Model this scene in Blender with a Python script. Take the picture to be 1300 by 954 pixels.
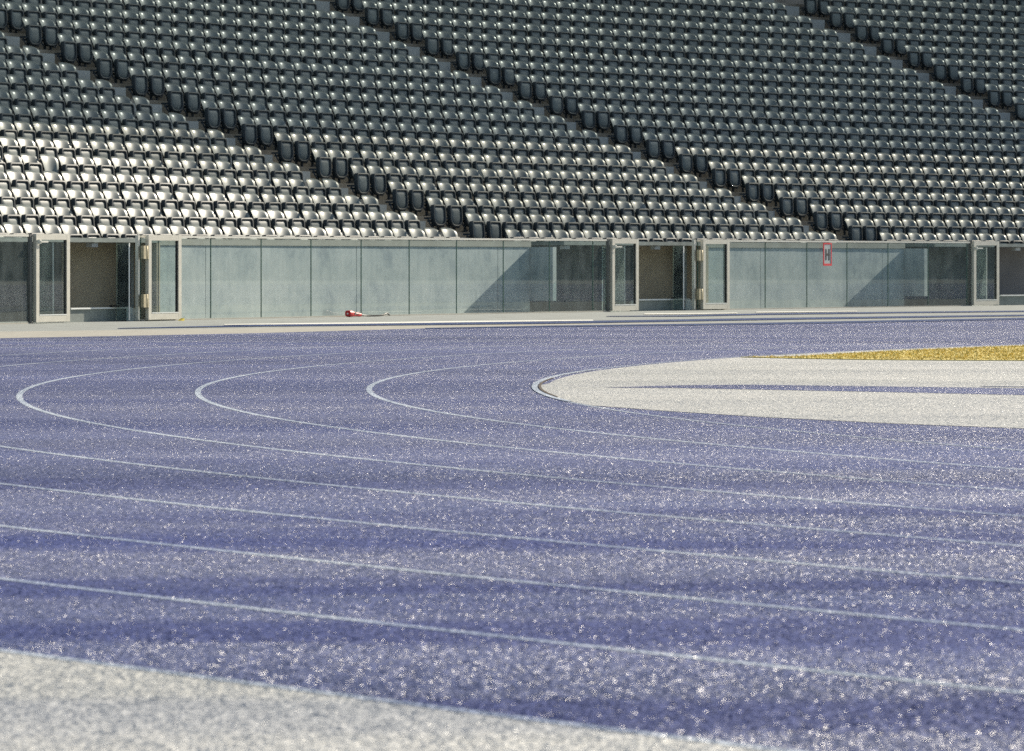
import bpy, math, random
import numpy as np
random.seed(7)
R_ = math.radians
for o in list(bpy.data.objects): bpy.data.objects.remove(o)
S = bpy.context.scene
C = S.collection

# ---------------------------------------------------------------- camera
CAM_Z, YH, F_PX = 0.93, 330.5, 6000.0
cd = bpy.data.cameras.new('camera'); cam = bpy.data.objects.new('camera', cd); C.objects.link(cam)
cam.location = (0, 0, CAM_Z); cam.rotation_euler = (R_(90), 0, 0)
cd.sensor_width = 36; cd.lens = F_PX / 1300 * 36; cd.shift_y = -(477 - YH) / 1300
cd.clip_start = 0.5; cd.clip_end = 2000
cd.dof.use_dof = True; cd.dof.focus_distance = 44; cd.dof.aperture_fstop = 12; cd.dof.aperture_blades = 8
S.camera = cam

# ---------------------------------------------------------------- sky, sun, exposure
SUN_AZ, SUN_EL = R_(46), R_(27)                  # azimuth measured from +X towards +Y
sunv = np.array([math.cos(SUN_AZ) * math.cos(SUN_EL), math.sin(SUN_AZ) * math.cos(SUN_EL), math.sin(SUN_EL)])
w = bpy.data.worlds.new('World'); S.world = w; w.use_nodes = True
nt = w.node_tree; bg = nt.nodes['Background']; sky = nt.nodes.new('ShaderNodeTexSky')
sky.sky_type = 'NISHITA'; sky.sun_disc = False; sky.sun_elevation = SUN_EL; sky.sun_rotation = R_(90) - SUN_AZ
sky.air_density = 1.0; sky.dust_density = 0.6
nt.links.new(sky.outputs[0], bg.inputs[0]); bg.inputs[1].default_value = 0.075
sl = bpy.data.lights.new('sun', 'SUN'); so = bpy.data.objects.new('sun', sl); C.objects.link(so)
sl.energy = 4.6; sl.angle = R_(0.53); sl.color = (1.0, 0.90, 0.74)
from mathutils import Vector
so.rotation_euler = Vector(sunv).to_track_quat('Z', 'Y').to_euler(); so.location = (30, 30, 40)
S.view_settings.view_transform = 'Standard'; S.view_settings.look = 'None'
S.view_settings.gamma = 1; S.view_settings.use_curve_mapping = False; S.view_settings.exposure = 0.75
S.cycles.use_denoising = False
S.cycles.sample_clamp_indirect = 1.0; S.cycles.max_bounces = 8; S.cycles.transparent_max_bounces = 16

# ---------------------------------------------------------------- helpers
def tag(o, label=None, cat=None, group=None, kind=None):
    if label: o['label'] = label
    if cat: o['category'] = cat
    if group: o['group'] = group
    if kind: o['kind'] = kind
    return o
def empty(name, loc=(0, 0, 0), rz=0):
    o = bpy.data.objects.new(name, None); C.objects.link(o); o.location = loc; o.rotation_euler = (0, 0, rz)
    o.empty_display_size = 0.2
    return o

class MB:
    def __init__(s): s.v = []; s.f = []; s.sm = []
    def add(s, vs, fs, smooth=False):
        n = len(s.v); s.v += [tuple(map(float, v)) for v in vs]; s.f += [tuple(i + n for i in f) for f in fs]; s.sm += [smooth] * len(fs)
    def box(s, x0, x1, y0, y1, z0, z1, tf=None, bev=0.0):
        vs = [(x0,y0,z0),(x1,y0,z0),(x1,y1,z0),(x0,y1,z0),(x0,y0,z1),(x1,y0,z1),(x1,y1,z1),(x0,y1,z1)]
        fs = [(0,3,2,1),(4,5,6,7),(0,1,5,4),(1,2,6,5),(2,3,7,6),(3,0,4,7)]
        if tf: vs = [tf(*v) for v in vs]
        s.add(vs, fs)
    def grid(s, P, nu, nv, closed_u=False, smooth=True, flip=False):
        n = len(s.v); s.v += [tuple(map(float, p)) for p in P]
        for j in range(nv - 1):
            for i in range(nu if closed_u else nu - 1):
                a = j*nu+i; b = j*nu+(i+1) % nu; c = b+nu; d = a+nu
                f = (a, b, c, d) if not flip else (d, c, b, a)
                s.f.append(tuple(k+n for k in f)); s.sm.append(smooth)
    def tube(s, pts, r, n=8, caps=True, smooth=True):
        pts = [np.array(p, float) for p in pts]; P = []
        for i, p in enumerate(pts):
            t = pts[min(i+1, len(pts)-1)] - pts[max(i-1, 0)]; t /= np.linalg.norm(t)
            up = np.array([0, 0, 1.]) if abs(t[2]) < .9 else np.array([1., 0, 0])
            a = np.cross(t, up); a /= np.linalg.norm(a); b = np.cross(t, a)
            rr = r[i] if isinstance(r, (list, tuple)) else r
            for k in range(n):
                th = 2*math.pi*k/n; P.append(p + rr*(math.cos(th)*a + math.sin(th)*b))
        n0 = len(s.v); s.grid(P, n, len(pts), True, smooth)
        if caps:
            s.f.append(tuple(n0+k for k in range(n))[::-1]); s.sm.append(False)
            m = n0 + n*(len(pts)-1); s.f.append(tuple(m+k for k in range(n))); s.sm.append(False)
    def mesh(s, name, mat):
        me = bpy.data.meshes.new(name); me.from_pydata(s.v, [], s.f); me.polygons.foreach_set('use_smooth', s.sm)
        if mat: me.materials.append(mat)
        me.update(); return me
    def build(s, name, mat, parent=None):
        o = bpy.data.objects.new(name, s.mesh(name, mat)); C.objects.link(o)
        if parent: o.parent = parent
        return o

# ---- material nodes
def newmat(name):
    m = bpy.data.materials.new(name); m.use_nodes = True; t = m.node_tree
    return m, t, t.nodes['Principled BSDF'], t.nodes['Material Output']
def N(t, typ, **kw):
    n = t.nodes.new(typ)
    for k, v in kw.items():
        if isinstance(k, str) and k.startswith('i_'): n.inputs[k[2:].replace('_', ' ')].default_value = v
        else: setattr(n, k, v)
    return n
def math_(t, op, a, b=None, c=None):
    n = t.nodes.new('ShaderNodeMath'); n.operation = op
    for i, x in enumerate((a, b, c)):
        if x is None: continue
        if isinstance(x, (int, float)): n.inputs[i].default_value = x
        else: t.links.new(x, n.inputs[i])
    return n.outputs[0]
def coords(t, sc=(1, 1, 1)):
    tc = t.nodes.new('ShaderNodeTexCoord'); mp = t.nodes.new('ShaderNodeMapping'); mp.inputs['Scale'].default_value = sc
    t.links.new(tc.outputs['Object'], mp.inputs[0]); return mp.outputs[0]
def noise(t, vec, scale, detail=4, rough=.55):
    n = t.nodes.new('ShaderNodeTexNoise'); n.inputs['Scale'].default_value = scale; n.inputs['Detail'].default_value = detail
    n.inputs['Roughness'].default_value = rough; t.links.new(vec, n.inputs['Vector']); return n.outputs['Fac']
def ramp(t, fac, stops):
    r = t.nodes.new('ShaderNodeValToRGB'); e = r.color_ramp.elements
    while len(e) < len(stops): e.new(.5)
    for i, (p, c) in enumerate(stops):
        e[i].position = p; e[i].color = (*c, 1) if len(c) == 3 else c
    t.links.new(fac, r.inputs[0]); return r.outputs[0]
def mixc(t, fac, a, b, mode='MIX'):
    n = t.nodes.new('ShaderNodeMix'); n.data_type = 'RGBA'; n.blend_type = mode
    for sock, x in ((0, fac), (6, a), (7, b)):
        if isinstance(x, (int, float)): n.inputs[sock].default_value = x
        elif isinstance(x, tuple): n.inputs[sock].default_value = (*x, 1) if len(x) == 3 else x
        else: t.links.new(x, n.inputs[sock])
    return n.outputs[2]

def simple(name, col, rough=.5, metal=0, spec=.5, var=.12, vscale=6, bump=0, bscale=60, coat=0, instance=False):
    m, t, b, o = newmat(name)
    v = coords(t); f = noise(t, v, vscale, 5)
    d = tuple(c*(1-var) for c in col); l = tuple(min(1, c*(1+var)) for c in col)
    col_ = ramp(t, f, [(.3, d), (.7, l)])
    if instance:                                  # every copy has weathered a little differently
        oi = t.nodes.new('ShaderNodeObjectInfo'); k_ = math_(t, 'MULTIPLY_ADD', oi.outputs['Random'], .34, .83)
        vn = t.nodes.new('ShaderNodeTexNoise'); vn.inputs['Scale'].default_value = 900; vn.inputs['Detail'].default_value = 0
        cb = t.nodes.new('ShaderNodeCombineColor'); [t.links.new(k_, cb.inputs[i]) for i in range(3)]
        t.nodes.remove(vn); col_ = mixc(t, 1.0, col_, cb.outputs[0], 'MULTIPLY')
    t.links.new(col_, b.inputs['Base Color'])
    b.inputs['Roughness'].default_value = rough; b.inputs['Metallic'].default_value = metal
    b.inputs['Specular IOR Level'].default_value = spec; b.inputs['Coat Weight'].default_value = coat
    if bump:
        bn = t.nodes.new('ShaderNodeBump'); bn.inputs['Strength'].default_value = bump; bn.inputs['Distance'].default_value = .01
        t.links.new(noise(t, v, bscale, 4), bn.inputs['Height']); t.links.new(bn.outputs[0], b.inputs['Normal'])
    return m

def granular(name, base, alt, big, cell=230., coarse=112., tilt=1.3, glint=.48, grough=.37, body_rough=.8, spec=.3, wave=1.0):
    """rubber granules: every granule has its own facet direction and tone, some are shiny; clumps of them stand proud"""
    m, t, b, o = newmat(name)
    v = coords(t)
    def vor(sc_):
        vo = N(t, 'ShaderNodeTexVoronoi', voronoi_dimensions='2D'); vo.inputs['Scale'].default_value = sc_; t.links.new(v, vo.inputs['Vector']); return vo.outputs['Color']
    def vm(op, a, b_):
        n = t.nodes.new('ShaderNodeVectorMath'); n.operation = op
        for i, x in enumerate((a, b_)):
            if isinstance(x, tuple): n.inputs[i].default_value = x
            else: t.links.new(x, n.inputs[i])
        return n.outputs[0]
    fine, coa = vor(cell), vor(coarse)
    nf = vm('MULTIPLY', vm('SUBTRACT', fine, (.5, .5, .5)), (tilt, tilt, 0))
    nc = vm('MULTIPLY', vm('SUBTRACT', coa, (.5, .5, .5)), (tilt*.9, tilt*.9, 0))
    und = t.nodes.new('ShaderNodeTexNoise'); und.inputs['Scale'].default_value = 1; und.inputs['Detail'].default_value = 2
    t.links.new(coords(t, (.10, .42, 1)), und.inputs['Vector'])
    nw = vm('MULTIPLY', vm('SUBTRACT', und.outputs['Color'], (.5, .5, .5)), (1.0*wave, 1.6*wave, 0))
    nm = t.nodes.new('ShaderNodeVectorMath'); nm.operation = 'NORMALIZE'
    t.links.new(vm('ADD', vm('ADD', vm('ADD', nf, nc), nw), (0, 0, 1)), nm.inputs[0])
    t.links.new(nm.outputs[0], b.inputs['Normal'])
    sp = t.nodes.new('ShaderNodeSeparateColor'); t.links.new(fine, sp.inputs[0])
    sq = t.nodes.new('ShaderNodeSeparateColor'); t.links.new(coa, sq.inputs[0])
    c1 = mixc(t, math_(t, 'MULTIPLY_ADD', sq.outputs[2], .6, math_(t, 'MULTIPLY', sp.outputs[2], .4)), base, alt)
    f = noise(t, coords(t, (.25, .6, 1)), 1, 5)
    c2 = mixc(t, math_(t, 'MULTIPLY', ramp(t, f, [(.42, (0, 0, 0)), (.68, (1, 1, 1))]), .55), c1, big)
    damp = ramp(t, noise(t, coords(t, (.13, .80, 1)), 1, 4, .5), [(.46, (0, 0, 0)), (.57, (1, 1, 1))])   # shade streaks painted into the colour: darker, fewer shiny granules
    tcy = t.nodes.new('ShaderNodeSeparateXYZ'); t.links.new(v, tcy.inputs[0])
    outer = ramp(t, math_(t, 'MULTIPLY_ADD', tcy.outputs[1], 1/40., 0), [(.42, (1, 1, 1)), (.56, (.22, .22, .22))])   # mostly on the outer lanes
    shade_fac = math_(t, 'MULTIPLY', math_(t, 'MULTIPLY', damp, wave), outer)  # damp holds the painted shade streaks
    c2 = mixc(t, math_(t, 'MULTIPLY', shade_fac, .75), c2, mixc(t, 1.0, big, (.55, .62, .85), 'MULTIPLY'))
    t.links.new(c2, b.inputs['Base Color'])
    wn = N(t, 'ShaderNodeTexWhiteNoise', noise_dimensions='3D'); t.links.new(fine, wn.inputs[0])
    wc = N(t, 'ShaderNodeTexWhiteNoise', noise_dimensions='3D'); t.links.new(coa, wc.inputs[0])
    unshaded = math_(t, 'SUBTRACT', 1, math_(t, 'MULTIPLY', shade_fac, .80)); shiny = math_(t, 'MAXIMUM', math_(t, 'LESS_THAN', wn.outputs['Value'], math_(t, 'MULTIPLY', unshaded, glint*.6)), math_(t, 'LESS_THAN', wc.outputs['Value'], math_(t, 'MULTIPLY', unshaded, glint*.4)))  # dry thins the glints inside the painted shade streaks
    big_ = vor(52.); wb = N(t, 'ShaderNodeTexWhiteNoise', noise_dimensions='3D'); t.links.new(big_, wb.inputs[0])   # scattered larger glossy crumbs
    crumb = math_(t, 'MULTIPLY', math_(t, 'LESS_THAN', wb.outputs['Value'], math_(t, 'MULTIPLY', unshaded, glint*.30)), math_(t, 'LESS_THAN', wc.outputs['Value'], .5))
    shiny = math_(t, 'MAXIMUM', shiny, crumb)
    t.links.new(math_(t, 'SUBTRACT', body_rough, math_(t, 'MULTIPLY', shiny, body_rough-grough)), b.inputs['Roughness'])
    t.links.new(math_(t, 'ADD', spec, math_(t, 'MULTIPLY', shiny, .72-spec)), b.inputs['Specular IOR Level'])
    return m

M = {}
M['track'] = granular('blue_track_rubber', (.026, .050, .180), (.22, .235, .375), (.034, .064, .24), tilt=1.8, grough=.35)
M['track_dark'] = granular('dark_blue_rubber', (.02, .05, .16), (.03, .07, .20), (.02, .05, .16), glint=.02, wave=0)
M['apron'] = granular('grey_rubber', (.38, .38, .355), (.76, .755, .72), (.46, .465, .43), glint=.25, wave=.5)
M['paint'] = granular('white_line_paint', (.26, .32, .43), (.76, .82, .86), (.38, .44, .53), glint=.3, tilt=1.3, wave=.8)
M['beige'] = simple('beige_rubber_band', (.37, .355, .31), .9, var=.15, vscale=3)
M['pave'] = simple('grey_paving', (.27, .29, .28), .9, var=.2, vscale=2.5)
M['concrete'] = simple('terrace_concrete', (.29, .27, .245), .9, var=.25, vscale=2, bump=.3)
M['step'] = simple('aisle_step_concrete', (.27, .30, .31), .6, var=.12, vscale=3)
M['alu'] = simple('brushed_aluminium', (.62, .60, .53), .42, .55, var=.07, vscale=12)
M['rail'] = simple('rail_steel', (.78, .76, .68), .35, .5, var=.06)
M['darksteel'] = simple('dark_steel', (.12, .125, .12), .5, .4, var=.2)
M['bracket'] = simple('blue_black_steel', (.022, .036, .050), .5, .2, var=.2)
M['hinge'] = simple('yellow_zinc_hinge', (.42, .37, .25), .5, .35, var=.2, vscale=25)
M['whitebar'] = simple('white_powder_coat', (.72, .74, .72), .5, var=.06)
M['lampbox'] = simple('grey_lamp_housing', (.40, .41, .40), .5, var=.1)
M['black'] = simple('black_rubber', (.012, .012, .014), .6, var=.2)
M['cable'] = simple('grey_green_cable', (.010, .016, .014), .5, var=.2)
M['red'] = simple('red_plastic', (.50, .015, .02), .4, var=.12, vscale=30)
M['redpaint'] = simple('red_sign_border', (.70, .03, .045), .5, var=.05)
M['plate'] = simple('pale_grey_sign_plate', (.42, .46, .46), .5, var=.06)
M['yellow'] = simple('yellow_plastic', (.65, .50, .03), .5)
M['plate_low'] = simple('galvanised_plate', (.20, .23, .22), .5, .4, var=.2, vscale=5)
M['seat'] = simple('grey_seat_shell', (.108, .134, .130), .46, var=.14, vscale=2.2, coat=.30, spec=.45, instance=True)
M['seat'].node_tree.nodes['Principled BSDF'].inputs['Coat Roughness'].default_value = .20
M['pan'] = simple('grey_seat_pan', (.122, .150, .150), .50, var=.12, vscale=3, instance=True)
M['rim'] = simple('dark_pan_rim', (.010, .021, .030), .58, var=.2)
def concrete_wall():
    m, t, b, o = newmat('formed_concrete')
    v = coords(t); f1 = noise(t, v, 1.1, 8, .78); f2 = noise(t, coords(t, (6, 6, .5)), 2.2, 5, .6)
    c = ramp(t, f1, [(.34, (.19, .25, .30)), (.47, (.37, .43, .45)), (.66, (.55, .59, .59))])
    c = mixc(t, .28, c, ramp(t, f2, [(.3, (.25, .29, .29)), (.7, (.48, .50, .48))]))
    t.links.new(c, b.inputs['Base Color']); b.inputs['Roughness'].default_value = .9
    return m
M['wall'] = concrete_wall()
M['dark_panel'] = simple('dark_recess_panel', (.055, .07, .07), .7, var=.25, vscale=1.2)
M['wallgrey'] = simple('grey_recess_concrete', (.20, .19, .19), .9, var=.14, vscale=1.3)
M['coping'] = simple('grey_beige_concrete', (.34, .34, .30), .9, var=.12, vscale=1.6)
M['wallbrown'] = simple('brown_grey_concrete', (.42, .35, .26), .9, var=.14, vscale=1.3)
def glass():
    m, t, b, o = newmat('green_tinted_glass'); t.nodes.remove(b)
    tr = N(t, 'ShaderNodeBsdfTransparent'); tr.inputs[0].default_value = (.86, .93, .92, 1)
    gl = N(t, 'ShaderNodeBsdfGlossy'); gl.inputs['Roughness'].default_value = .015; gl.inputs[0].default_value = (.95, 1, .98, 1)
    df = N(t, 'ShaderNodeBsdfDiffuse'); df.inputs[0].default_value = (.52, .60, .60, 1)
    fr = N(t, 'ShaderNodeFresnel'); fr.inputs[0].default_value = 1.5
    mx = N(t, 'ShaderNodeMixShader'); t.links.new(fr.outputs[0], mx.inputs[0]); t.links.new(tr.outputs[0], mx.inputs[1]); t.links.new(gl.outputs[0], mx.inputs[2])
    f = noise(t, coords(t, (1.5, 1.5, .8)), 2.5, 6, .65)
    dirt = ramp(t, f, [(.40, (.03,)*3), (.75, (.12,)*3)])
    m2 = N(t, 'ShaderNodeMixShader'); t.links.new(dirt, m2.inputs[0]); t.links.new(mx.outputs[0], m2.inputs[1]); t.links.new(df.outputs[0], m2.inputs[2])
    t.links.new(m2.outputs[0], o.inputs[0]); return m
M['glass'] = glass()
M['glassedge'] = simple('green_glass_edge', (.05, .11, .09), .3, var=.1)
def membrane():
    m, t, b, o = newmat('roof_membrane')
    tr = N(t, 'ShaderNodeBsdfTransparent'); tr.inputs[0].default_value = (.57, .62, .63, 1)
    mx = N(t, 'ShaderNodeMixShader'); mx.inputs[0].default_value = .45
    tl = N(t, 'ShaderNodeBsdfTranslucent'); tl.inputs[0].default_value = (.6, .62, .62, 1)
    t.nodes.remove(b); t.links.new(tr.outputs[0], mx.inputs[1]); t.links.new(tl.outputs[0], mx.inputs[2]); t.links.new(mx.outputs[0], o.inputs[0]); return m
M['membrane'] = membrane()
def sun_filter():  # filter sheet for the strips added to dim the sun
    m, t, b, o = newmat('sun_filter_sheet'); t.nodes.remove(b)
    tr = N(t, 'ShaderNodeBsdfTransparent'); tr.inputs[0].default_value = (.80, .81, .80, 1)
    tl = N(t, 'ShaderNodeBsdfTranslucent'); tl.inputs[0].default_value = (.7, .7, .7, 1); mx = N(t, 'ShaderNodeMixShader'); mx.inputs[0].default_value = .10
    t.links.new(tr.outputs[0], mx.inputs[1]); t.links.new(tl.outputs[0], mx.inputs[2]); t.links.new(mx.outputs[0], o.inputs[0]); return m
M['sun_filter'] = sun_filter()
def grassmat():
    m, t, b, o = newmat('dry_yellow_grass')
    v = coords(t); f = noise(t, v, 7, 5, .55); f2 = noise(t, coords(t, (.3, 1.2, 1)), 1.5, 4)
    c = ramp(t, f, [(.3, (.50, .38, .08)), (.5, (.66, .52, .13)), (.75, (.82, .69, .24))])
    c = mixc(t, .4, c, ramp(t, f2, [(.35, (.36, .25, .05)), (.62, (.85, .70, .22))]))
    t.links.new(c, b.inputs['Base Color']); b.inputs['Roughness'].default_value = .9; return m
M['grass'] = grassmat()
M['grassgreen'] = simple('green_lawn', (.07, .13, .03), .9, var=.3, vscale=4)

# ---------------------------------------------------------------- plan geometry
CX, CY, RW = 126.902, 4.984, 148.537            # circle on which the glass front stands
def ang_of(px, t=0.0):
    u = (px - 650) / F_PX
    a = 1+u*u; b = -2*(u*CX+CY); c = CX*CX+CY*CY-(RW+t)**2
    s = (-b+math.sqrt(b*b-4*a*c))/(2*a); return math.atan2(s-CY, CX-u*s)
A0 = ang_of(0)
def P(s, t, z):                                  # s metres along the front, t metres behind it
    a = A0 + s/RW; r = RW + t
    return (CX - r*math.cos(a), CY + r*math.sin(a), z)
def PA(a, t, z):
    r = RW + t; return (CX - r*math.cos(a), CY + r*math.sin(a), z)
def yaw(a): return math.pi/2 - a                 # local x along the row, local y away from the field
def sm(px): return (ang_of(px)-A0)*RW
def ground(px, py, z=0.0):
    Y = F_PX*(CAM_Z-z)/(py-YH); return ((px-650)/F_PX*Y, Y)
def proj(p):
    return 650+F_PX*p[0]/p[1], YH-(p[2]-CAM_Z)*F_PX/p[1]
def arcbox(mb, s0, s1, t0, t1, z0, z1, step=1.5):
    n = max(1, int(math.ceil((s1-s0)/step))); q = []
    for i in range(n+1):
        s = s0+(s1-s0)*i/n
        q += [P(s, t0, z0), P(s, t1, z0), P(s, t1, z1), P(s, t0, z1)]
    fs = []
    for i in range(n):
        for k in range(4):
            a = i*4+k; b = i*4+(k+1) % 4; fs.append((a, a+4, b+4, b))
    fs += [(0, 1, 2, 3), (n*4+3, n*4+2, n*4+1, n*4)]
    mb.add(q, fs)

# ---------------------------------------------------------------- ground
def sheet(name, pts, z, mat, kind='structure', label=None):
    mb = MB(); mb.add([(x, y, z) for x, y in pts], [tuple(range(len(pts)))]); o = mb.build(name, mat)
    tag(o, label, None, None, kind); return o
sheet('ground', [(-900, -300), (1200, -300), (1200, 1500), (-900, 1500)], 0.0, M['pave'])

TCX, TCY = 26.0, 35.0
PC = [-1.34936, 0.74886, 0.94964, 1.55009, -0.56633, 25.82985, -0.02557, 0.35852, 0.17921, 0.012]
def rad(phi, k):
    p = max(-.92, min(.85, phi)); e = phi - p
    def g(p): return ((((PC[0]*p+PC[1])*p+PC[2])*p+PC[3])*p+PC[4])*p+PC[5]+PC[6]*k+PC[7]*k*p+PC[8]*k*p*p+PC[9]*k*k+1.22*k
    r = g(p)
    if e: r += (g(p)-g(p-.01*math.copysign(1, e)))*abs(e)/.01
    return r
def lane(phi, k, off=0):
    r = rad(phi, k)+off; return (TCX-r*math.cos(phi), TCY+r*math.sin(phi))
phis = list(np.linspace(-1.35, 1.35, 271))
# blue track, curved edge on the left, far edge measured along the run-off
far_edge = [ground(x, y) for x, y in ((0, 430), (160, 427), (330, 423.5), (540, 417.5), (700, 414.7), (970, 412), (1300, 405.5))]
near_edge = [lane(p, 8) for p in phis if p < .42]
fx, fy = far_edge[-1]; gx, gy = far_edge[0]
mid = [p for p in (lane(ph, 8) for ph in np.linspace(.42, .55, 6))]
track_pts = near_edge + [(-11.5, 47.5), (-9.5, 51.5)] + [(-6.8, 55.2)] + far_edge + [(fx+40, fy+62), (140, 120), (140, -12)]
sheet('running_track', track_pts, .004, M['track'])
# infield: grey D zone
near_d = [(683, 491), (690, 501), (705, 507), (725, 511.5), (750, 516), (850, 523.5), (970, 531), (1130, 539), (1300, 545.5), (1700, 560)]
farD = [lane(p, 0, -.10) for p in np.linspace(.02, .95, 70)]
nd = [ground(*p) for p in near_d]
nx, ny = nd[-1]
sheet('infield_surface', nd + [(nx+60, ny+10), (90, 90)] + farD[::-1], .0062, M['apron'])
wed = [ground(x, y) for x, y in ((765, 493.5), (860, 490.8), (950, 490), (1100, 491.8), (1300, 494.5), (1500, 496.5), (1500, 507), (1300, 503.2), (1100, 498.8), (950, 495.8), (860, 494.2))]
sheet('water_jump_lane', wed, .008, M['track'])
sheet('painted_joint', [ground(x, y) for x, y in ((1245, 492.2), (1310, 492.6), (1400, 493), (1400, 493.8), (1310, 493.2), (1245, 492.7))], .010, M['track_dark'])

# grass: a turf slab 3 cm proud with blades on it
gnear = [(940, 454.9), (1010, 456.6), (1100, 458.2), (1200, 459), (1300, 459.3), (1500, 459)]
gfar = [lane(p, 0, -.55) for p in np.linspace(.40, 1.05, 50)]
gf = [q for q in gfar if proj((q[0], q[1], 0))[0] > 942]
gp = [ground(*q) for q in gnear]
poly = gp + [(70, 62), (95, 100)] + gf[::-1]
mb = MB(); n = len(poly)
mb.add([(x, y, .007) for x, y in poly]+[(x, y, .014) for x, y in poly], [tuple(range(n, 2*n))]+[(i, (i+1) % n, n+(i+1) % n, n+i) for i in range(n)])
tag(mb.build('lawn', M['grass']), kind='structure')
def inpoly(x, y, pl):
    c = False; j = len(pl)-1
    for i in range(len(pl)):
        if (pl[i][1] > y) != (pl[j][1] > y) and x < (pl[j][0]-pl[i][0])*(y-pl[i][1])/(pl[j][1]-pl[i][1])+pl[i][0]: c = not c
        j = i
    return c
rng = np.random.default_rng(3); V = []; Fc = []
for _ in range(60000):
    x = rng.uniform(1.8, 9.5); y = rng.uniform(42.5, 56.5)
    if x/y > .125 or not inpoly(x, y, poly): continue
    h = rng.uniform(.006, .022); a = rng.uniform(0, 6.28); dx, dy = .006*math.cos(a), .006*math.sin(a); lx, ly = rng.normal(0, .018, 2)
    i = len(V); V += [(x-dx, y-dy, .0135), (x+dx, y+dy, .0135), (x+lx, y+ly, .0138+h)]; Fc.append((i, i+1, i+2))
mb = MB(); mb.v = V; mb.f = Fc; mb.sm = [False]*len(Fc)
tag(mb.build('grass_blades', M['grass']), 'dry yellow-green grass on the infield edge', 'grass', kind='stuff')

sheet('outer_apron', [lane(p, 8) for p in np.linspace(-1.1, .10, 60)]+[(-14, 38), (-14, -5), (26, -5)], .004, M['apron'])
# lane lines
def ribbon(name, pts, width, z, mat, label=None):
    pts = [np.array(p) for p in pts]; mb = MB(); q = []
    for i, p in enumerate(pts):
        t = pts[min(i+1, len(pts)-1)]-pts[max(i-1, 0)]; t /= np.linalg.norm(t); nrm = np.array([-t[1], t[0]])
        q += [(*(p-nrm*width/2), z), (*(p+nrm*width/2), z)]
    mb.add(q, [(2*i, 2*i+2, 2*i+3, 2*i+1) for i in range(len(pts)-1)]); return tag(mb.build(name, mat), label, kind='structure')
for k in range(1, 9):
    ribbon('lane_line', [lane(p, k) for p in phis if not (k == 8 and p > .42)], .042, .0052, M['paint'])
# inner kerb: a real low raised edge with a drain slot behind it at the apex
kp = [lane(p, 0) for p in np.linspace(-1.2, .9, 200)]
ribbon('lane_line', kp, .034, .0056, M['paint'])
tipk = [np.array(lane(p, 0, .0)) for p in np.linspace(-.16, .20, 60)]
mb = MB(); q = []
for i, p in enumerate(tipk):
    t = tipk[min(i+1, 59)]-tipk[max(i-1, 0)]; t /= np.linalg.norm(t); nn = np.array([-t[1], t[0]])
    for (o_, z_) in ((-.022, .0058), (-.021, .0085), (.021, .0085), (.022, .0058)): q.append((*(p+nn*o_), z_))
mb.grid(q, 4, 60, smooth=False); tag(mb.build('kerb', M['paint']), kind='structure')
ribbon('drain_slot', [lane(p, 0, -.040) for p in np.linspace(-.12, .08, 50)], .02, .0095, simple('drain_brown', (.06, .04, .025), .9))

# run-off bands and the painted lines beyond the track
def band(name, top, bot, z, mat):
    sheet(name, [ground(x, y, z) for x, y in top]+[ground(x, y, z) for x, y in bot[::-1]], z, mat)
fe = [(-200, 433), (0, 430), (160, 427), (330, 423.5), (540, 417.5), (700, 414.7), (970, 412), (1300, 405.5), (1500, 402.5)]
band('beige_band', [(-200, 424), (0, 421.2), (160, 419.2), (330, 416.6), (540, 413.6), (700, 411.6), (970, 409.6), (1300, 403.2), (1500, 400.5)], [(x, y+1.2) for x, y in fe], .0035, M['beige'])
band('dark_blue_line', [(150, 416.6), (330, 412.6), (540, 409.6), (700, 408.2), (970, 403.9), (1150, 401.5), (1300, 399.6), (1500, 397)],
     [(150, 417.2), (330, 414.4), (540, 412.6), (700, 410.9), (970, 406.3), (1150, 403.6), (1300, 401.3), (1500, 398.6)], .008, M['track_dark'])
band('dark_blue_line', [(770, 401.4), (868, 400.4), (970, 398.0), (1150, 395.9), (1300, 394.5), (1500, 393)],
     [(770, 401.9), (868, 401.9), (970, 399.8), (1150, 397.5), (1300, 396), (1500, 394.2)], .008, M['track_dark'])
band('dark_blue_line', [(540, 416.5), (700, 413.4), (970, 409.8), (1300, 403.4), (1500, 401)], [(540, 417.5), (700, 414.9), (970, 412.2), (1300, 405.7), (1500, 403)], .010, M['track_dark'])
M['edgewhite'] = simple('white_border_paint', (.80, .79, .72), .8, var=.08)
band('white_line', [(285, 411.7), (450, 409.6), (600, 407.6), (753, 406.1)], [(285, 412.6), (450, 411.2), (600, 409.2), (753, 407.3)], .009, M['edgewhite'])
band('white_line', [(818, 398.2), (880, 397.7), (936, 397.1)], [(818, 399.3), (880, 398.8), (936, 398)], .009, M['edgewhite'])
band('white_line', [(960, 396), (1020, 395.4), (1088, 394.9)], [(960, 397), (1020, 396.4), (1088, 395.6)], .009, M['edgewhite'])

# ---------------------------------------------------------------- grandstand
T0, RUN = 1.9, .85187
def ztop(k): return 1.50711 + .29127*k + .00208*k*k
HT = .66                                          # top of a seat above its tread
NR = 25
stand = empty('grandstand', P(15, 1.9, 0)); bpy.context.view_layer.update()
tag(stand, 'curved concrete grandstand terrace rising behind the glass barrier, with three diagonal aisles', 'grandstand')
def under(o, par):                                # keep world geometry, parent to an empty
    o.parent = par; o.matrix_parent_inverse = par.matrix_world.inverted()
    return o
prof = [(1.62, .80)]
for k in range(NR):
    zt = ztop(k)-HT; t0 = T0+RUN*k-.28 if k == 0 else T0+RUN*k-.62
    prof += [(t0, zt), (T0+RUN*(k+1)-.62, zt)]
prof += [(T0+RUN*NR+3, prof[-1][1]), (T0+RUN*NR+3, 24), (T0+RUN*NR+3.5, 24), (T0+RUN*NR+3.5, 0), (1.62, 0)]
aa = np.linspace(A0-.12, R_(150), 150); q = []
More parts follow.
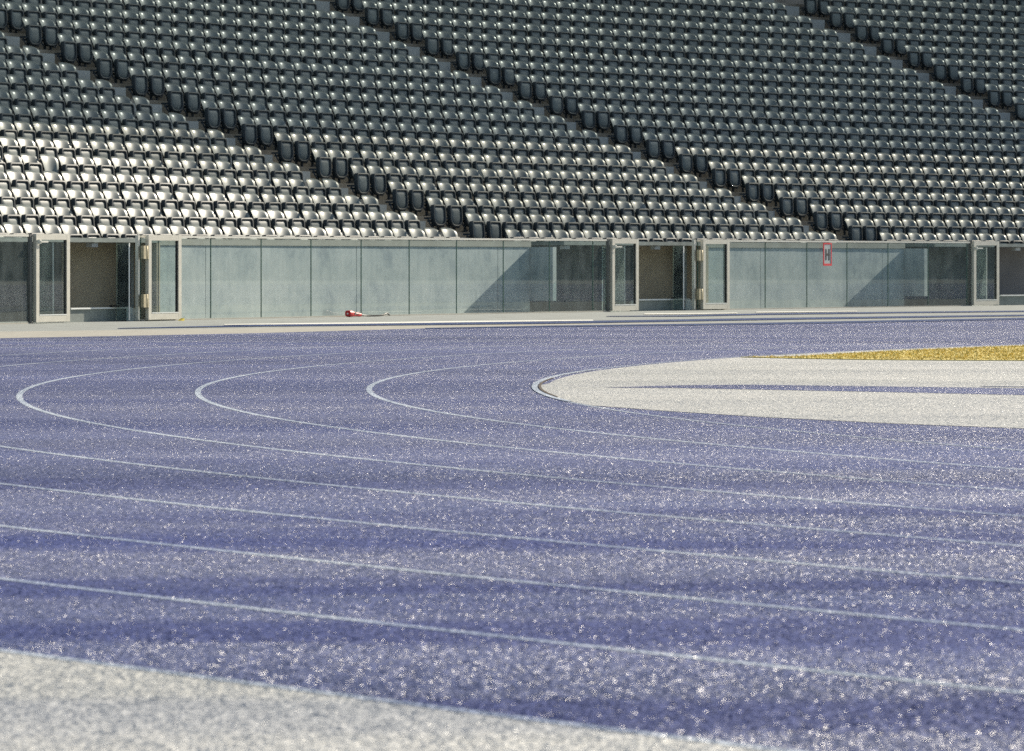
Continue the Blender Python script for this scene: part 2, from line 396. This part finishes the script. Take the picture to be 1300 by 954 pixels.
for a in aa: q += [PA(a, t, z) for t, z in prof]
mb = MB(); n = len(prof)
mb.grid(q, n, len(aa), True, False)
under(mb.build('terrace', M['concrete'], None), stand)

# aisle steps
AIS = [.56445, .65300, .77040]                   # left edge of the first seat to the right of each aisle
GAP = 1.62
for ai, ath in enumerate(AIS):
    mb = MB()
    for k in range(NR-1):
        t1 = T0+RUN*(k+1)-.62; zt = ztop(k)-HT; zn = ztop(k+1)-HT; r = RW+t1
        s1 = -GAP+.10; s2 = -.18
        q = []
        for zz in (zt, zn-.10):
            for (s_, t_) in ((s1, t1-.42), (s2, t1-.42), (s2, t1+.0), (s1, t1+.0)):
                q.append(PA(ath+s_/r, t_, zz))
        mb.add(q, [(0, 3, 2, 1), (4, 5, 6, 7), (0, 1, 5, 4), (1, 2, 6, 5), (2, 3, 7, 6), (3, 0, 4, 7)])
    under(mb.build('aisle_steps', M['step'], None), stand)

# front concrete wall with openings, coping beam, recess walls
def sp(px, t): return (ang_of(px, t)-A0)*RW       # where the sight line through px meets the surface t behind the glass
b1, c2, b2, c3, b3 = sp(170, 1.2), sp(673, 1.2), sp(872, 1.2), sp(1148, 1.2), sp(1400, 1.2)
BAYS = [(-6.0, b1), (c2, b2), (c3, b3)]
SOL = [(-20.0, -6.0), (b1, c2), (b2, c3), (b3, 60.0)]
JOINT = [(sp(261, 1.2), sp(452.5, 1.2), sp(632, 1.2)), (sp(965.6, 1.2), sp(1120, 1.2))]
for i, (s0, s1) in enumerate(SOL):
    mb = MB(); js = [s0]+[j for j in sum(JOINT, ()) if s0 < j < s1]+[s1]
    for a_, b_ in zip(js[:-1], js[1:]): arcbox(mb, a_+.008, b_-.008, 1.2, 1.6, 0, 1.165)
    under(mb.build('front_wall', M['wall'], None), stand)
    mb = MB(); arcbox(mb, s0, s1, 1.26, 1.59, 0, 1.16); under(mb.build('joint_seal', M['black'], None), stand)
    mb = MB(); arcbox(mb, s0, s1, 1.18, 1.6, 1.168, 1.27); under(mb.build('coping_beam', M['coping'], None), stand)
for i, (s0, s1) in enumerate(BAYS):
    dk = [sp(78, 1.5), sp(806, 1.5), sp(1265, 1.5)][i]
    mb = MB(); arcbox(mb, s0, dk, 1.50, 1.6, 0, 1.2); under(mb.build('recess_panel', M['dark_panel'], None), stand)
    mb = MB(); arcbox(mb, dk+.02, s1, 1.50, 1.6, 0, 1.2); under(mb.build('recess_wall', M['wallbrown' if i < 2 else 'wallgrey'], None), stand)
    mb = MB(); arcbox(mb, s0+(.35 if i else 0), s1, .70, 1.6, 1.203, 1.27); under(mb.build('lintel', M['plate_low'], None), stand)
for s0 in (c2, c3):
    mb = MB(); arcbox(mb, s0, s0+.12, .72, 1.2, .2, 1.165); under(mb.build('return_wall', M['wall'], None), stand)

for s0 in (b1, b2):
    mb = MB(); arcbox(mb, s0, s0+.10, .78, 1.2, 0, 1.202); under(mb.build('return_wall', M['wallbrown'], None), stand)  # side walls added to keep stray sun out of the recesses
# roof: translucent membrane high over the stand; its unseen inner edge is shaped to shade the rows from the seventh up
ZR = 22.0; kt = 6.1; q = []; ra = np.linspace(A0-.35, A0+1.0, 60)
for a in ra:
    p = np.array(PA(a, T0+RUN*kt, ztop(kt))); e = p+sunv*(ZR-p[2])/sunv[2]
    out = np.array([-math.cos(a), math.sin(a), 0])
    for (o_, z_) in ((0, 0), (48, 3), (48, 3.3), (0, .25)): q.append(e+out*o_+np.array([0, 0, z_]))
mb = MB(); mb.grid(q, 4, len(ra), True, False)
under(mb.build('roof', M['membrane'], None), stand)
# unseen filter strip added at the roof's inner edge to soften its shade
q = []
for a in ra:
    p = np.array(PA(a, T0+RUN*5.15, ztop(5.15))); e1 = p+sunv*(ZR-.5-p[2])/sunv[2]
    p = np.array(PA(a, T0+RUN*(kt+.05), ztop(kt+.05))); e2 = p+sunv*(ZR-.5-p[2])/sunv[2]
    q += [e1, e2, e2+np.array([0, 0, .08]), e1+np.array([0, 0, .08])]
mb = MB(); mb.grid(q, 4, len(ra), True, False); under(mb.build('sun_filter_strip', M['sun_filter'], None), stand)
def lift(px, k, zr):
    t = T0+RUN*k; z = ztop(k)-.1 if k >= 0 else 1.50+k*.29; p = np.array(PA(ang_of(px, t), t, z)); return p+sunv*(zr-p[2])/sunv[2]
for px0, px1, zr in ((40, 470, ZR-.9), (180, 620, ZR-1.5)):   # unseen filters added to dim the sun on the lower right rows
    bot = [lift(px1+(2100-px1)*u, -.25, zr) for u in np.linspace(0, 1, 24)]
    top = [lift(px0+(2100-px0)*u, 5.98, zr) for u in np.linspace(0, 1, 24)]
    q = []
    for b_, t_ in zip(bot, top): q += [b_, t_, t_+np.array([0, 0, .08]), b_+np.array([0, 0, .08])]
    mb = MB(); mb.grid(q, 4, 24, True, False); mb.f += [(0, 1, 2, 3), (95, 94, 93, 92)]; mb.sm += [False, False]
    under(mb.build('sun_filter_strip', M['sun_filter'], None), stand)

# ---------------------------------------------------------------- glass barrier
def panel_box(mb, s0, s1, t, th, z0, z1):
    a = np.array(P(s0, t, 0)); b = np.array(P(s1, t, 0)); d = (b-a)/np.linalg.norm(b-a); nn = np.array([d[1], -d[0], 0])*th/2
    q = [a-nn, b-nn, b+nn, a+nn]; vs = [(v[0], v[1], z0) for v in q]+[(v[0], v[1], z1) for v in q]
    mb.add(vs, [(0, 3, 2, 1), (4, 5, 6, 7), (0, 1, 5, 4), (1, 2, 6, 5), (2, 3, 7, 6), (3, 0, 4, 7)])
RUNS = [([-8.2, -6.7, -5.2, -3.7, -2.2, -.72, .77], 'leftmost run of the green glass barrier, ending at the left photo edge gate'),
        ([3.98, 4.50, 6.06, 7.59, 9.13, 10.71, 12.25, 13.79, 15.34, 16.89, 18.37, 18.84], 'long run of green glass barrier between the left gate and middle gate'),
        ([22.02, 22.96, 24.44, 25.95, 27.42, 28.94, 30.44, 31.90, 32.0], 'run of green glass barrier carrying the H sign, right of middle gate')]
for js, lab in RUNS:
    e = empty('glass_barrier', P((js[0]+js[-1])/2, 0, 0)); bpy.context.view_layer.update(); tag(e, lab, 'glass barrier', 'glass barrier runs along the stand front')
    for a_, b_ in zip(js[:-1], js[1:]):
        mb = MB(); g = .006
        A_ = np.array(P(a_, 0, 0)); B_ = np.array(P(b_, 0, 0)); d = (B_-A_)/np.linalg.norm(B_-A_)
        A_ += d*g; B_ -= d*g
        mb.add([(A_[0], A_[1], .02), (B_[0], B_[1], .02), (B_[0], B_[1], 1.272), (A_[0], A_[1], 1.272)], [(0, 1, 2, 3)])
        pn = under(mb.build('glass_panel', M['glass'], None), e)
        mb = MB(); panel_box(mb, a_+.004, a_+.018, 0, .014, .022, 1.270); ed = mb.build('glass_edge', M['glassedge'], None); ed.parent = pn; ed.matrix_parent_inverse = pn.matrix_world.inverted() if False else e.matrix_world.inverted()@e.matrix_world; ed.matrix_parent_inverse = (e.matrix_world@e.matrix_world.inverted())
    mb = MB(); arcbox(mb, js[0], js[-1], -.022, .022, 1.273, 1.305, 1.5); under(mb.build('top_rail', M['rail'], None), e)
    mb = MB(); arcbox(mb, js[0], js[-1], -.03, .03, 0, .018, 1.5); under(mb.build('base_channel', M['beige'], None), e)

# ---- gates
def framed_leaf(name, s0, s1, t, label, handle=None, hinge=None, z0=.02, z1=1.315):
    e = empty(name, P((s0+s1)/2, t, 0), yaw(A0+(s0+s1)/2/RW)); tag(e, label, 'gate', 'framed glass gate leaves')
    W = (s1-s0)/2; fw = .085
    fr = MB()
    fr.box(-W, -W+fw, -.03, .03, z0, z1); fr.box(W-fw*1.05, W, -.03, .03, z0, z1)
    fr.box(-W+fw, W-fw*1.05, -.029, .029, z1-.085, z1-.001); fr.box(-W+fw, W-fw*1.05, -.029, .029, z0+.001, z0+.10)
    fr.build('frame', M['alu'], e)
    gk = MB(); gk.box(W-fw*1.05-.028, W-fw*1.05-.001, -.012, .012, z0+.102, z1-.087); gk.box(-W+fw+.001, -W+fw+.010, -.012, .012, z0+.102, z1-.087); gk.build('gasket', M['black'], e)
    mb = MB(); mb.add([(-W+fw, 0, z0+.1), (W-fw*1.05, 0, z0+.1), (W-fw*1.05, 0, z1-.085), (-W+fw, 0, z1-.085)], [(0, 1, 2, 3)]); mb.build('pane', M['glass'], e)
    bl = MB(); bl.box(-W+fw+.005, W-fw*1.05-.005, -.034, -.030, z0+.098, z0+.112); bl.build('glazing_bead', M['whitebar'], e)
    if handle is not None:
        h = MB(); h.box(-W+.025, -W+.075, -.075, -.031, handle-.03, handle+.03); h.box(-W+.04, -W+.24, -.090, -.070, handle-.012, handle+.012)
        h.tube([(-W+.05, -.03, handle), (-W+.05, -.085, handle)], .016); h.build('handle', M['rail'], e)
    if hinge:
        for zz in hinge:
            h = MB(); h.box(-W-.15, -W-.055, -.035, .02, zz-.10, zz+.10); h.box(-W-.045, -W-.005, -.04, .02, zz-.10, zz+.10)
            h.tube([(-W-.05, -.03, zz-.10), (-W-.05, -.03, zz+.10)], .013); h.build('hinge', M['hinge'], e)
    return e
framed_leaf('gate_leaf', .88, 1.83, -.05, 'framed glass gate leaf at the left photo edge, left of the leftmost opening', handle=1.20)
framed_leaf('gate_leaf', 4.05, 5.02, -.08, 'framed glass gate leaf folded open to the right of the leftmost opening', hinge=(1.05, .31))
framed_leaf('gate_leaf', 18.93, 19.84, -.05, 'framed glass gate leaf left of the middle opening, with white lever handle', handle=1.17)
framed_leaf('gate_leaf', 22.06, 23.00, -.08, 'framed glass gate leaf folded open right of the middle opening, over lit concrete', hinge=(1.02, .30))
framed_leaf('gate_leaf', 32.06, 33.02, -.05, 'framed glass gate leaf at the right photo edge, right of the H sign', handle=1.17)

def post(name, s, w_, t, d_, mat, label, z1=1.31):
    e = empty(name, P(s, t, 0), yaw(A0+s/RW)); tag(e, label, 'post', 'steel posts beside the gates')
    m_ = MB(); m_.box(-w_/2, w_/2, -d_/2, d_/2, .01, z1); m_.build('shaft', mat, e)
    m_ = MB(); m_.box(-w_/2-.02, w_/2+.02, -d_/2-.02, d_/2+.02, 0, .009)
    for sx in (-1, 1): m_.tube([(sx*w_*.42, -d_/2-.012, .009), (sx*w_*.42, -d_/2-.012, .018)], .007)
    m_.build('foot_plate', M['darksteel'], e)
    return e
post('gate_post', .815, .06, -.01, .04, M['darksteel'], 'dark steel post left of the leftmost gate leaf')
post('gate_post', 18.875, .05, -.01, .04, M['darksteel'], 'dark steel post left of the middle gate leaf')
post('gate_post', 32.03, .05, .02, .06, M['darksteel'], 'dark steel post left of the rightmost gate leaf')
post('gate_post', 3.905, .05, .0, .05, M['rail'], 'pale steel hinge post right of the leftmost opening')
post('gate_post', 21.90, .05, .0, .05, M['rail'], 'pale steel hinge post right of the middle opening')
def fin(s, t0, t1, label):
    e = empty('glass_fin', P(s, (t0+t1)/2, 0), yaw(A0+s/RW)); tag(e, label, 'glass fin', 'glass fins beside the gates')
    L = (t1-t0)/2; m_ = MB(); m_.box(-.008, .008, -L, L, .02, 1.19); m_.build('pane', M['glass'], e)
    m_ = MB(); m_.box(-.012, .012, -L-.012, -L-.001, .02, 1.19); m_.build('glass_edge', M['whitebar'], e)
fin(1.52, .03, .4, 'upright glass fin seen through the leftmost gate leaf')
fin(3.70, .03, .25, 'upright glass fin at the right side of the leftmost opening')
fin(19.52, .03, .5, 'upright glass fin seen through the middle gate leaf')
fin(21.58, .03, .25, 'upright glass fin at the right side of the middle opening')
fin(32.7, .03, .5, 'upright glass fin seen through the rightmost gate leaf')

def threshold(s0, s1, so0, so1, label, bracket=True):
    mid_ = (so0+so1)/2
    e = empty('threshold_barrier', P(mid_, .3, 0)); bpy.context.view_layer.update(); tag(e, label, 'low barrier', 'low flood plates in the gate openings')
    m_ = MB(); arcbox(m_, s0, s1, .28, .31, .0, .19); under(m_.build('plate', M['plate_low'], None), e)
    m_ = MB(); arcbox(m_, so0, so1, .24, .32, .192, .215); under(m_.build('bar', M['whitebar'], None), e)
    if bracket:
        m_ = MB(); arcbox(m_, so1-.16, so1-.02, .12, .235, .0, .20); under(m_.build('bracket', M['whitebar'], None), e)
        m_ = MB(); arcbox(m_, so1-.55, so1-.30, .20, .30, .217, .245); arcbox(m_, so1-.62, so1-.20, .22, .26, .217, .23); under(m_.build('latch', M['black'], None), e)
threshold(sp(80, .3), sp(163, .3), sp(86, .3), sp(163, .3), 'low plate with white top bar across the leftmost gate opening')
threshold(sp(800, .3), sp(872, .3), sp(808, .3), sp(872, .3), 'low plate with white top bar across the middle gate opening')
threshold(sp(1262, .3), 36.5, sp(1268, .3), 36.5, 'low plate with white top bar across the rightmost gate opening', False)

def lampbox(s, t, label):
    e = empty('ceiling_lamp', P(s, t, 1.203), yaw(A0+s/RW)); tag(e, label, 'lamp', 'small lamps under the lintels')
    m_ = MB(); m_.box(-.09, .09, -.05, .05, -.075, -.012); m_.build('housing', M['lampbox'], e)
    m_ = MB(); m_.box(-.03, .03, -.03, .03, -.012, 0); m_.build('mount', M['darksteel'], e)
for px, lab in ((117, 'small grey box lamp under the lintel of the leftmost opening'), (832, 'small grey box lamp under the lintel of the middle opening'),
                (717, 'small dark box lamp behind glass, left of the middle gate leaf'), (1290, 'small grey box lamp under the lintel at the right photo edge')):
    lampbox(sp(px, .8), .8, lab)

# H sign on the glass
hs = (sm(1043)+sm(1053))/2; e = empty('letter_sign', P(hs, -.045, 0), yaw(A0+hs/RW)); tag(e, 'pale grey sign with black letter H and red border on the glass barrier', 'sign')
m_ = MB(); m_.box(-.135, .135, 0, .008, .84, 1.25); m_.build('plate', M['plate'], e)
m_ = MB(); m_.box(-.15, -.125, -.006, .008, .82, 1.262); m_.box(.125, .15, -.006, .008, .82, 1.262); m_.box(-.125, .125, -.006, -.001, 1.235, 1.262); m_.box(-.125, .125, -.006, -.001, .82, .862); m_.build('border', M['redpaint'], e)
m_ = MB(); m_.box(-.075, -.035, -.004, -.001, .93, 1.145); m_.box(.035, .075, -.004, -.001, .93, 1.145); m_.box(-.035, .035, -.004, -.001, 1.018, 1.057); m_.build('letter', M['black'], e)
m_ = MB(); m_.box(-.06, -.03, .009, .03, 1.2, 1.23); m_.box(.03, .06, .009, .03, 1.2, 1.23); m_.build('clip', M['rail'], e)

# red connector with cable on the ground by the glass
sc_ = sm(427); e = empty('cable_connector', P(sc_, -.22, 0), yaw(A0+sc_/RW)); tag(e, 'red plastic plug with short grey-green cable lying below the glass', 'cable plug')
m_ = MB(); sec = [(0, .055, .050), (.05, .060, .055), (.12, .050, .045), (.22, .034, .034), (.36, .030, .030), (.40, .026, .026)]
q = []
for (x, ry, rz) in sec:
    for k in range(12):
        th = 2*math.pi*k/12; q.append((x, ry*math.copysign(abs(math.cos(th))**.6, math.cos(th)), .058-.045*min(1, x/.4)*.6+rz*math.copysign(abs(math.sin(th))**.6, math.sin(th))))
m_.grid(q, 12, len(sec), True, True); m_.add(q[:12], [tuple(range(12))[::-1]]); m_.add(q[-12:], [tuple(range(12))]); m_.build('plug_body', M['red'], e)
m_ = MB(); m_.tube([(-.012, 0, .055), (.002, 0, .055)], .014, 12); m_.build('socket', M['whitebar'], e)
m_ = MB(); m_.tube([(.16, -.036, .058), (.16, -.054, .058)], .02, 10); m_.box(.20, .30, -.042, -.032, .045, .058); m_.build('clasp', M['plate_low'], e)
m_ = MB(); pts = []
for i in range(40):
    u = i/39; x = .38+u*1.02; z = .035-.02*min(1, u*3)+.035*math.exp(-((u-.80)/.14)**2)+(.012 if u < .02 else 0); pts.append((x, .05*math.sin(u*7), max(.012, z)))
m_.tube(pts, .014, 8); m_.build('cable', M['cable'], e)
# yellow wedge
e = empty('door_wedge', P(sm(210), -.28, 0), yaw(A0+sm(210)/RW)); tag(e, 'tiny yellow wedge on the paving under the folded left gate leaf', 'wedge')
m_ = MB(); m_.add([(-.05, -.03, 0), (.05, -.03, 0), (.05, .03, 0), (-.05, .03, 0), (.05, -.03, .04), (.05, .03, .04)], [(0, 3, 2, 1), (0, 1, 4), (3, 5, 2), (1, 2, 5, 4), (0, 4, 5, 3)]); m_.build('wedge_body', M['yellow'], e)

# ---------------------------------------------------------------- seats
def backrest():
    mb = MB(); nu, nv = 13, 11; front = []; back = []
    for j in range(nv):
        v = j/(nv-1)
        for i in range(nu):
            u = -1+2*i/(nu-1)
            w_ = .256-.105*(1-v)**1.35
            if v > .78: w_ -= .018*((v-.78)/.22)**2.5
            z = .235+.425*v-(.055 if u > 0 else .02)*abs(u)**3.4*max(0, v-.35)/.65
            q_ = 1-v; y = .010-.09*q_-.05*(1-math.exp(-q_/.2))-.085*abs(u)**2.1*(.6+.4*v)
            front.append((u*w_, y, z)); back.append((u*(w_-.003), y+.010, z-.006))
    mb.grid(front, nu, nv, smooth=True, flip=True)
    n0 = 0; nb = len(mb.v); mb.grid(back, nu, nv, smooth=True, flip=False)
    per = [i for i in range(nu)]+[j*nu+nu-1 for j in range(1, nv)]+[(nv-1)*nu+i for i in range(nu-2, -1, -1)]+[j*nu for j in range(nv-2, 0, -1)]
    for a, b in zip(per, per[1:]+per[:1]): mb.f.append((a, b, nb+b, nb+a)); mb.sm.append(False)
    return mb
def oval(n, w_, h, rt, rb):
    """outline of the folded pan, x/z, centred, top corner radius rt, bottom radius rb"""
    pts = []
    def arc(cx, cz, r, a0, a1, k):
        for i in range(k): a = a0+(a1-a0)*i/(k-1); pts.append((cx+r*math.cos(a), cz+r*math.sin(a)))
    H = h/2; W = w_/2
    arc(W-rt, H-rt, rt, 0, math.pi/2, 4); arc(-W+rt, H-rt, rt, math.pi/2, math.pi, 4)
    arc(-W+rb, -H+rb, rb, math.pi, 1.5*math.pi, 5); arc(W-rb, -H+rb, rb, 1.5*math.pi, 2*math.pi, 5)
    return pts
OV = oval(0, .415, .40, .055, .15)
def tilt(x, y, z, flat=False):                    # pan folded upright, leaning back a little; or lowered
    if not flat:
        c, s = math.cos(R_(3)), math.sin(R_(3)); y2 = y*c+z*s; z2 = -y*s+z*c; return (x, y2-.185, z2+.298)
    return (x, z-.30, -y+.235)
def ring(mb, sc_, y, flat, inset=0):
    q = []
    for (x, z) in OV:
        l = math.hypot(x, z); q.append(tilt(x*(1-inset/.20), y, z*(1-inset/.20), flat))
    return q
def pan_rim(flat=False):
    mb = MB(); L = [(0, .035), (0, -.026), (.006, -.036), (.030, -.038), (.039, -.031), (.042, -.004)]
    q = []
    for ins, y in L: q += ring(mb, 1, y, flat, ins)
    mb.grid(q, len(OV), len(L), True, True); return mb
def pan_panel(flat=False):
    mb = MB(); q = []
    L = [(.038, -.008), (.062, -.020), (.11, -.027), (.16, -.030), (.19, -.030)]
    for ins, y in L: q += ring(mb, 1, y, flat, ins)
    mb.grid(q, len(OV), len(L), True, True); n = len(OV); mb.f.append(tuple(range(n*4, n*5))); mb.sm.append(True)
    q = []
    for ins, y in [(.0, .034), (.05, .040), (.12, .030), (.18, .026)]: q += ring(mb, 1, y, flat, ins)
    b0 = len(mb.v); mb.grid(q, len(OV), 4, True, True, flip=True); mb.f.append(tuple(range(b0+n*3, b0+n*4))[::-1]); mb.sm.append(True)
    return mb
def seat_bracket():
    mb = MB()
    for sx in (-.09, .09): mb.box(sx-.018, sx+.018, -.13, -.09, 0, .20)
    mb.box(-.268, .268, -.135, -.105, .19, .225)
    for sx in (-1, 1):                             # side arms carrying the pan hinge
        mb.tube([(sx*.10, -.12, .10), (sx*.17, -.16, .09), (sx*.235, -.15, .15), (sx*.25, -.11, .26)], .014, 6)
        mb.box(sx*.232-.012, sx*.232+.012, -.19, -.02, .24, .275)
    mb.box(-.13, .13, -.16, -.06, .0, .012)
    return mb
B_ME = backrest().mesh('backrest', M['seat']); R_ME = pan_rim().mesh('pan_rim', M['rim'])
P_ME = pan_panel().mesh('seat_pan', M['pan']); K_ME = seat_bracket().mesh('bracket', M['bracket'])
PITCH = .535; seats = []
edges = []                                        # per row: list of sections (a_start, a_end, side)
for k in range(NR):
    t = T0+RUN*k; r = RW+t; gap = GAP/r
    # left section: from the first aisle leftwards to just outside the frame
    a = AIS[0]-gap; i = 0
    while True:
        ac = a-(i+.5)*PITCH/r; p = PA(ac, t, ztop(k)); x, y = proj(p)
        if x < -25: break
        seats.append(dict(k=k, a=ac, sec=0, fa=i+1)); i += 1
    for si in (0, 1):
        a1 = AIS[si]; a2 = AIS[si+1]-gap; n_ = int(round((a2-a1)*r/PITCH)); pt = (a2-a1)/n_
        for j in range(n_): seats.append(dict(k=k, a=a1+(j+.5)*pt, sec=si+1, fl=j+1, fr=n_-j))
    i = 0
    while True:
        ac = AIS[2]+(i+.5)*PITCH/r; x, y = proj(PA(ac, t, ztop(k)))
        if x > 1330: break
        seats.append(dict(k=k, a=ac, sec=3, fl=i+1)); i += 1
vis = []
for s in seats:
    p = PA(s['a'], T0+RUN*s['k'], ztop(s['k'])-HT); s['p'] = p; x, y = proj((p[0], p[1], ztop(s['k']))); s['x'], s['y'] = x, y
    if -25 < x < 1330 and y > -22: vis.append(s)
inn = sorted([s for s in vis if 6 < s['x'] < 1294 and s['y'] > 4], key=lambda s: s['p'][1])
ORD = ['zeroth', 'first', 'second', 'third', 'fourth', 'fifth', 'sixth', 'seventh', 'eighth', 'ninth', 'tenth', 'eleventh', 'twelfth', 'thirteenth', 'fourteenth', 'fifteenth', 'sixteenth', 'seventeenth', 'eighteenth', 'nineteenth', 'twentieth',
       'twenty-first', 'twenty-second', 'twenty-third', 'twenty-fourth', 'twenty-fifth', 'twenty-sixth', 'twenty-seventh', 'twenty-eighth', 'twenty-ninth', 'thirtieth']
for k in range(NR):                               # count from the photo's left edge along each row
    row = sorted([s for s in vis if s['k'] == k and s['x'] > 2], key=lambda s: s['x'])
    for i, s in enumerate(row): s['n'] = i+1
special = min((s for s in vis if s['k'] == 4), key=lambda s: abs(s['x']-48))
chosen = inn[:300]
if special not in chosen: chosen[-1] = special
ids = {id(s) for s in chosen}
AN = ['leftmost', 'middle', 'rightmost']
def seat_label(s):
    k = s['k']; look = 'sunlit pale grey' if k < 6 else 'shaded dark grey'
    if s is special: look = 'lowered pale grey'
    row = 'bottom row' if k == 0 else ORD[k+1]+' row up'
    c = [(s['n'], "from the photo's left edge")]
    if s['sec'] == 0: c.append((s['fa'], 'left of the leftmost aisle'))
    if 'fr' in s: c.append((s['fr'], f"left of the {AN[s['sec']]} aisle"))
    if 'fl' in s: c.append((s['fl'], f"right of the {AN[s['sec']-1]} aisle"))
    n_, w_ = min(c, key=lambda q: q[0])
    return f"{look} seat, {row}, {ORD[n_]} {w_}"
def put_seat(s, flat=False):
    a = s['a']; e = empty('stadium_seat', s['p'], yaw(a)+random.uniform(-.012, .012)); tag(e, seat_label(s), 'seat', 'tip-up seats in rows on the grandstand')
    o = bpy.data.objects.new('backrest', B_ME); C.objects.link(o); o.parent = e
    o.rotation_euler.x = random.uniform(-.025, .025)
    pm, rm = (FP, FR) if flat else (P_ME, R_ME)
    p_ = bpy.data.objects.new('seat_pan', pm); C.objects.link(p_); p_.parent = e
    if not flat: p_.location.y = random.uniform(-.008, .006); p_.location.z = random.uniform(-.005, .005); p_.rotation_euler = (random.uniform(-.03, .03), random.uniform(-.012, .012), 0)
    r_ = bpy.data.objects.new('pan_rim', rm); C.objects.link(r_); r_.parent = p_
    b_ = bpy.data.objects.new('bracket', K_ME); C.objects.link(b_); b_.parent = e
FP = pan_panel(True).mesh('seat_pan_lowered', M['pan']); FR = pan_rim(True).mesh('pan_rim_lowered', M['rim'])
for s in chosen: put_seat(s, s is special)

# all the smaller, farther seats as one object
def me_arrays(me):
    v = np.array([tuple(x.co) for x in me.vertices]); f = [tuple(p.vertices) for p in me.polygons]; return v, f, [p.use_smooth for p in me.polygons]
parts = [(me_arrays(B_ME), 0), (me_arrays(P_ME), 1), (me_arrays(R_ME), 2), (me_arrays(K_ME), 3)]
rest = [s for s in vis if id(s) not in ids]
VV = []; FF = []; SM = []; MI = []; off = 0
for s in rest:
    th = yaw(s['a'])+random.uniform(-.012, .012); c, sn = math.cos(th), math.sin(th); Rm = np.array([[c, -sn, 0], [sn, c, 0], [0, 0, 1]]); p = np.array(s['p'])
    for (v, f, sm_), mi in parts:
        j = random.uniform(-.006, .006) if mi in (1, 2) else 0
        VV.append((v+np.array([0, j, 0]))@Rm.T+p); FF += [tuple(i+off for i in q) for q in f]; SM += sm_; MI += [mi]*len(f); off += len(v)
me = bpy.data.meshes.new('far_seats'); me.from_pydata(np.concatenate(VV).tolist(), [], FF)
for k_ in ('seat', 'pan', 'rim', 'bracket'): me.materials.append(M[k_])
me.polygons.foreach_set('use_smooth', SM); me.polygons.foreach_set('material_index', MI); me.update()
o = bpy.data.objects.new('far_seats', me); C.objects.link(o)
tag(o, 'hundreds of dark grey stadium seats filling the farther rows', 'seats', kind='stuff')
print('SEATS', len(vis), len(chosen), len(rest), 'tallest chosen x', max(s['x'] for s in chosen))
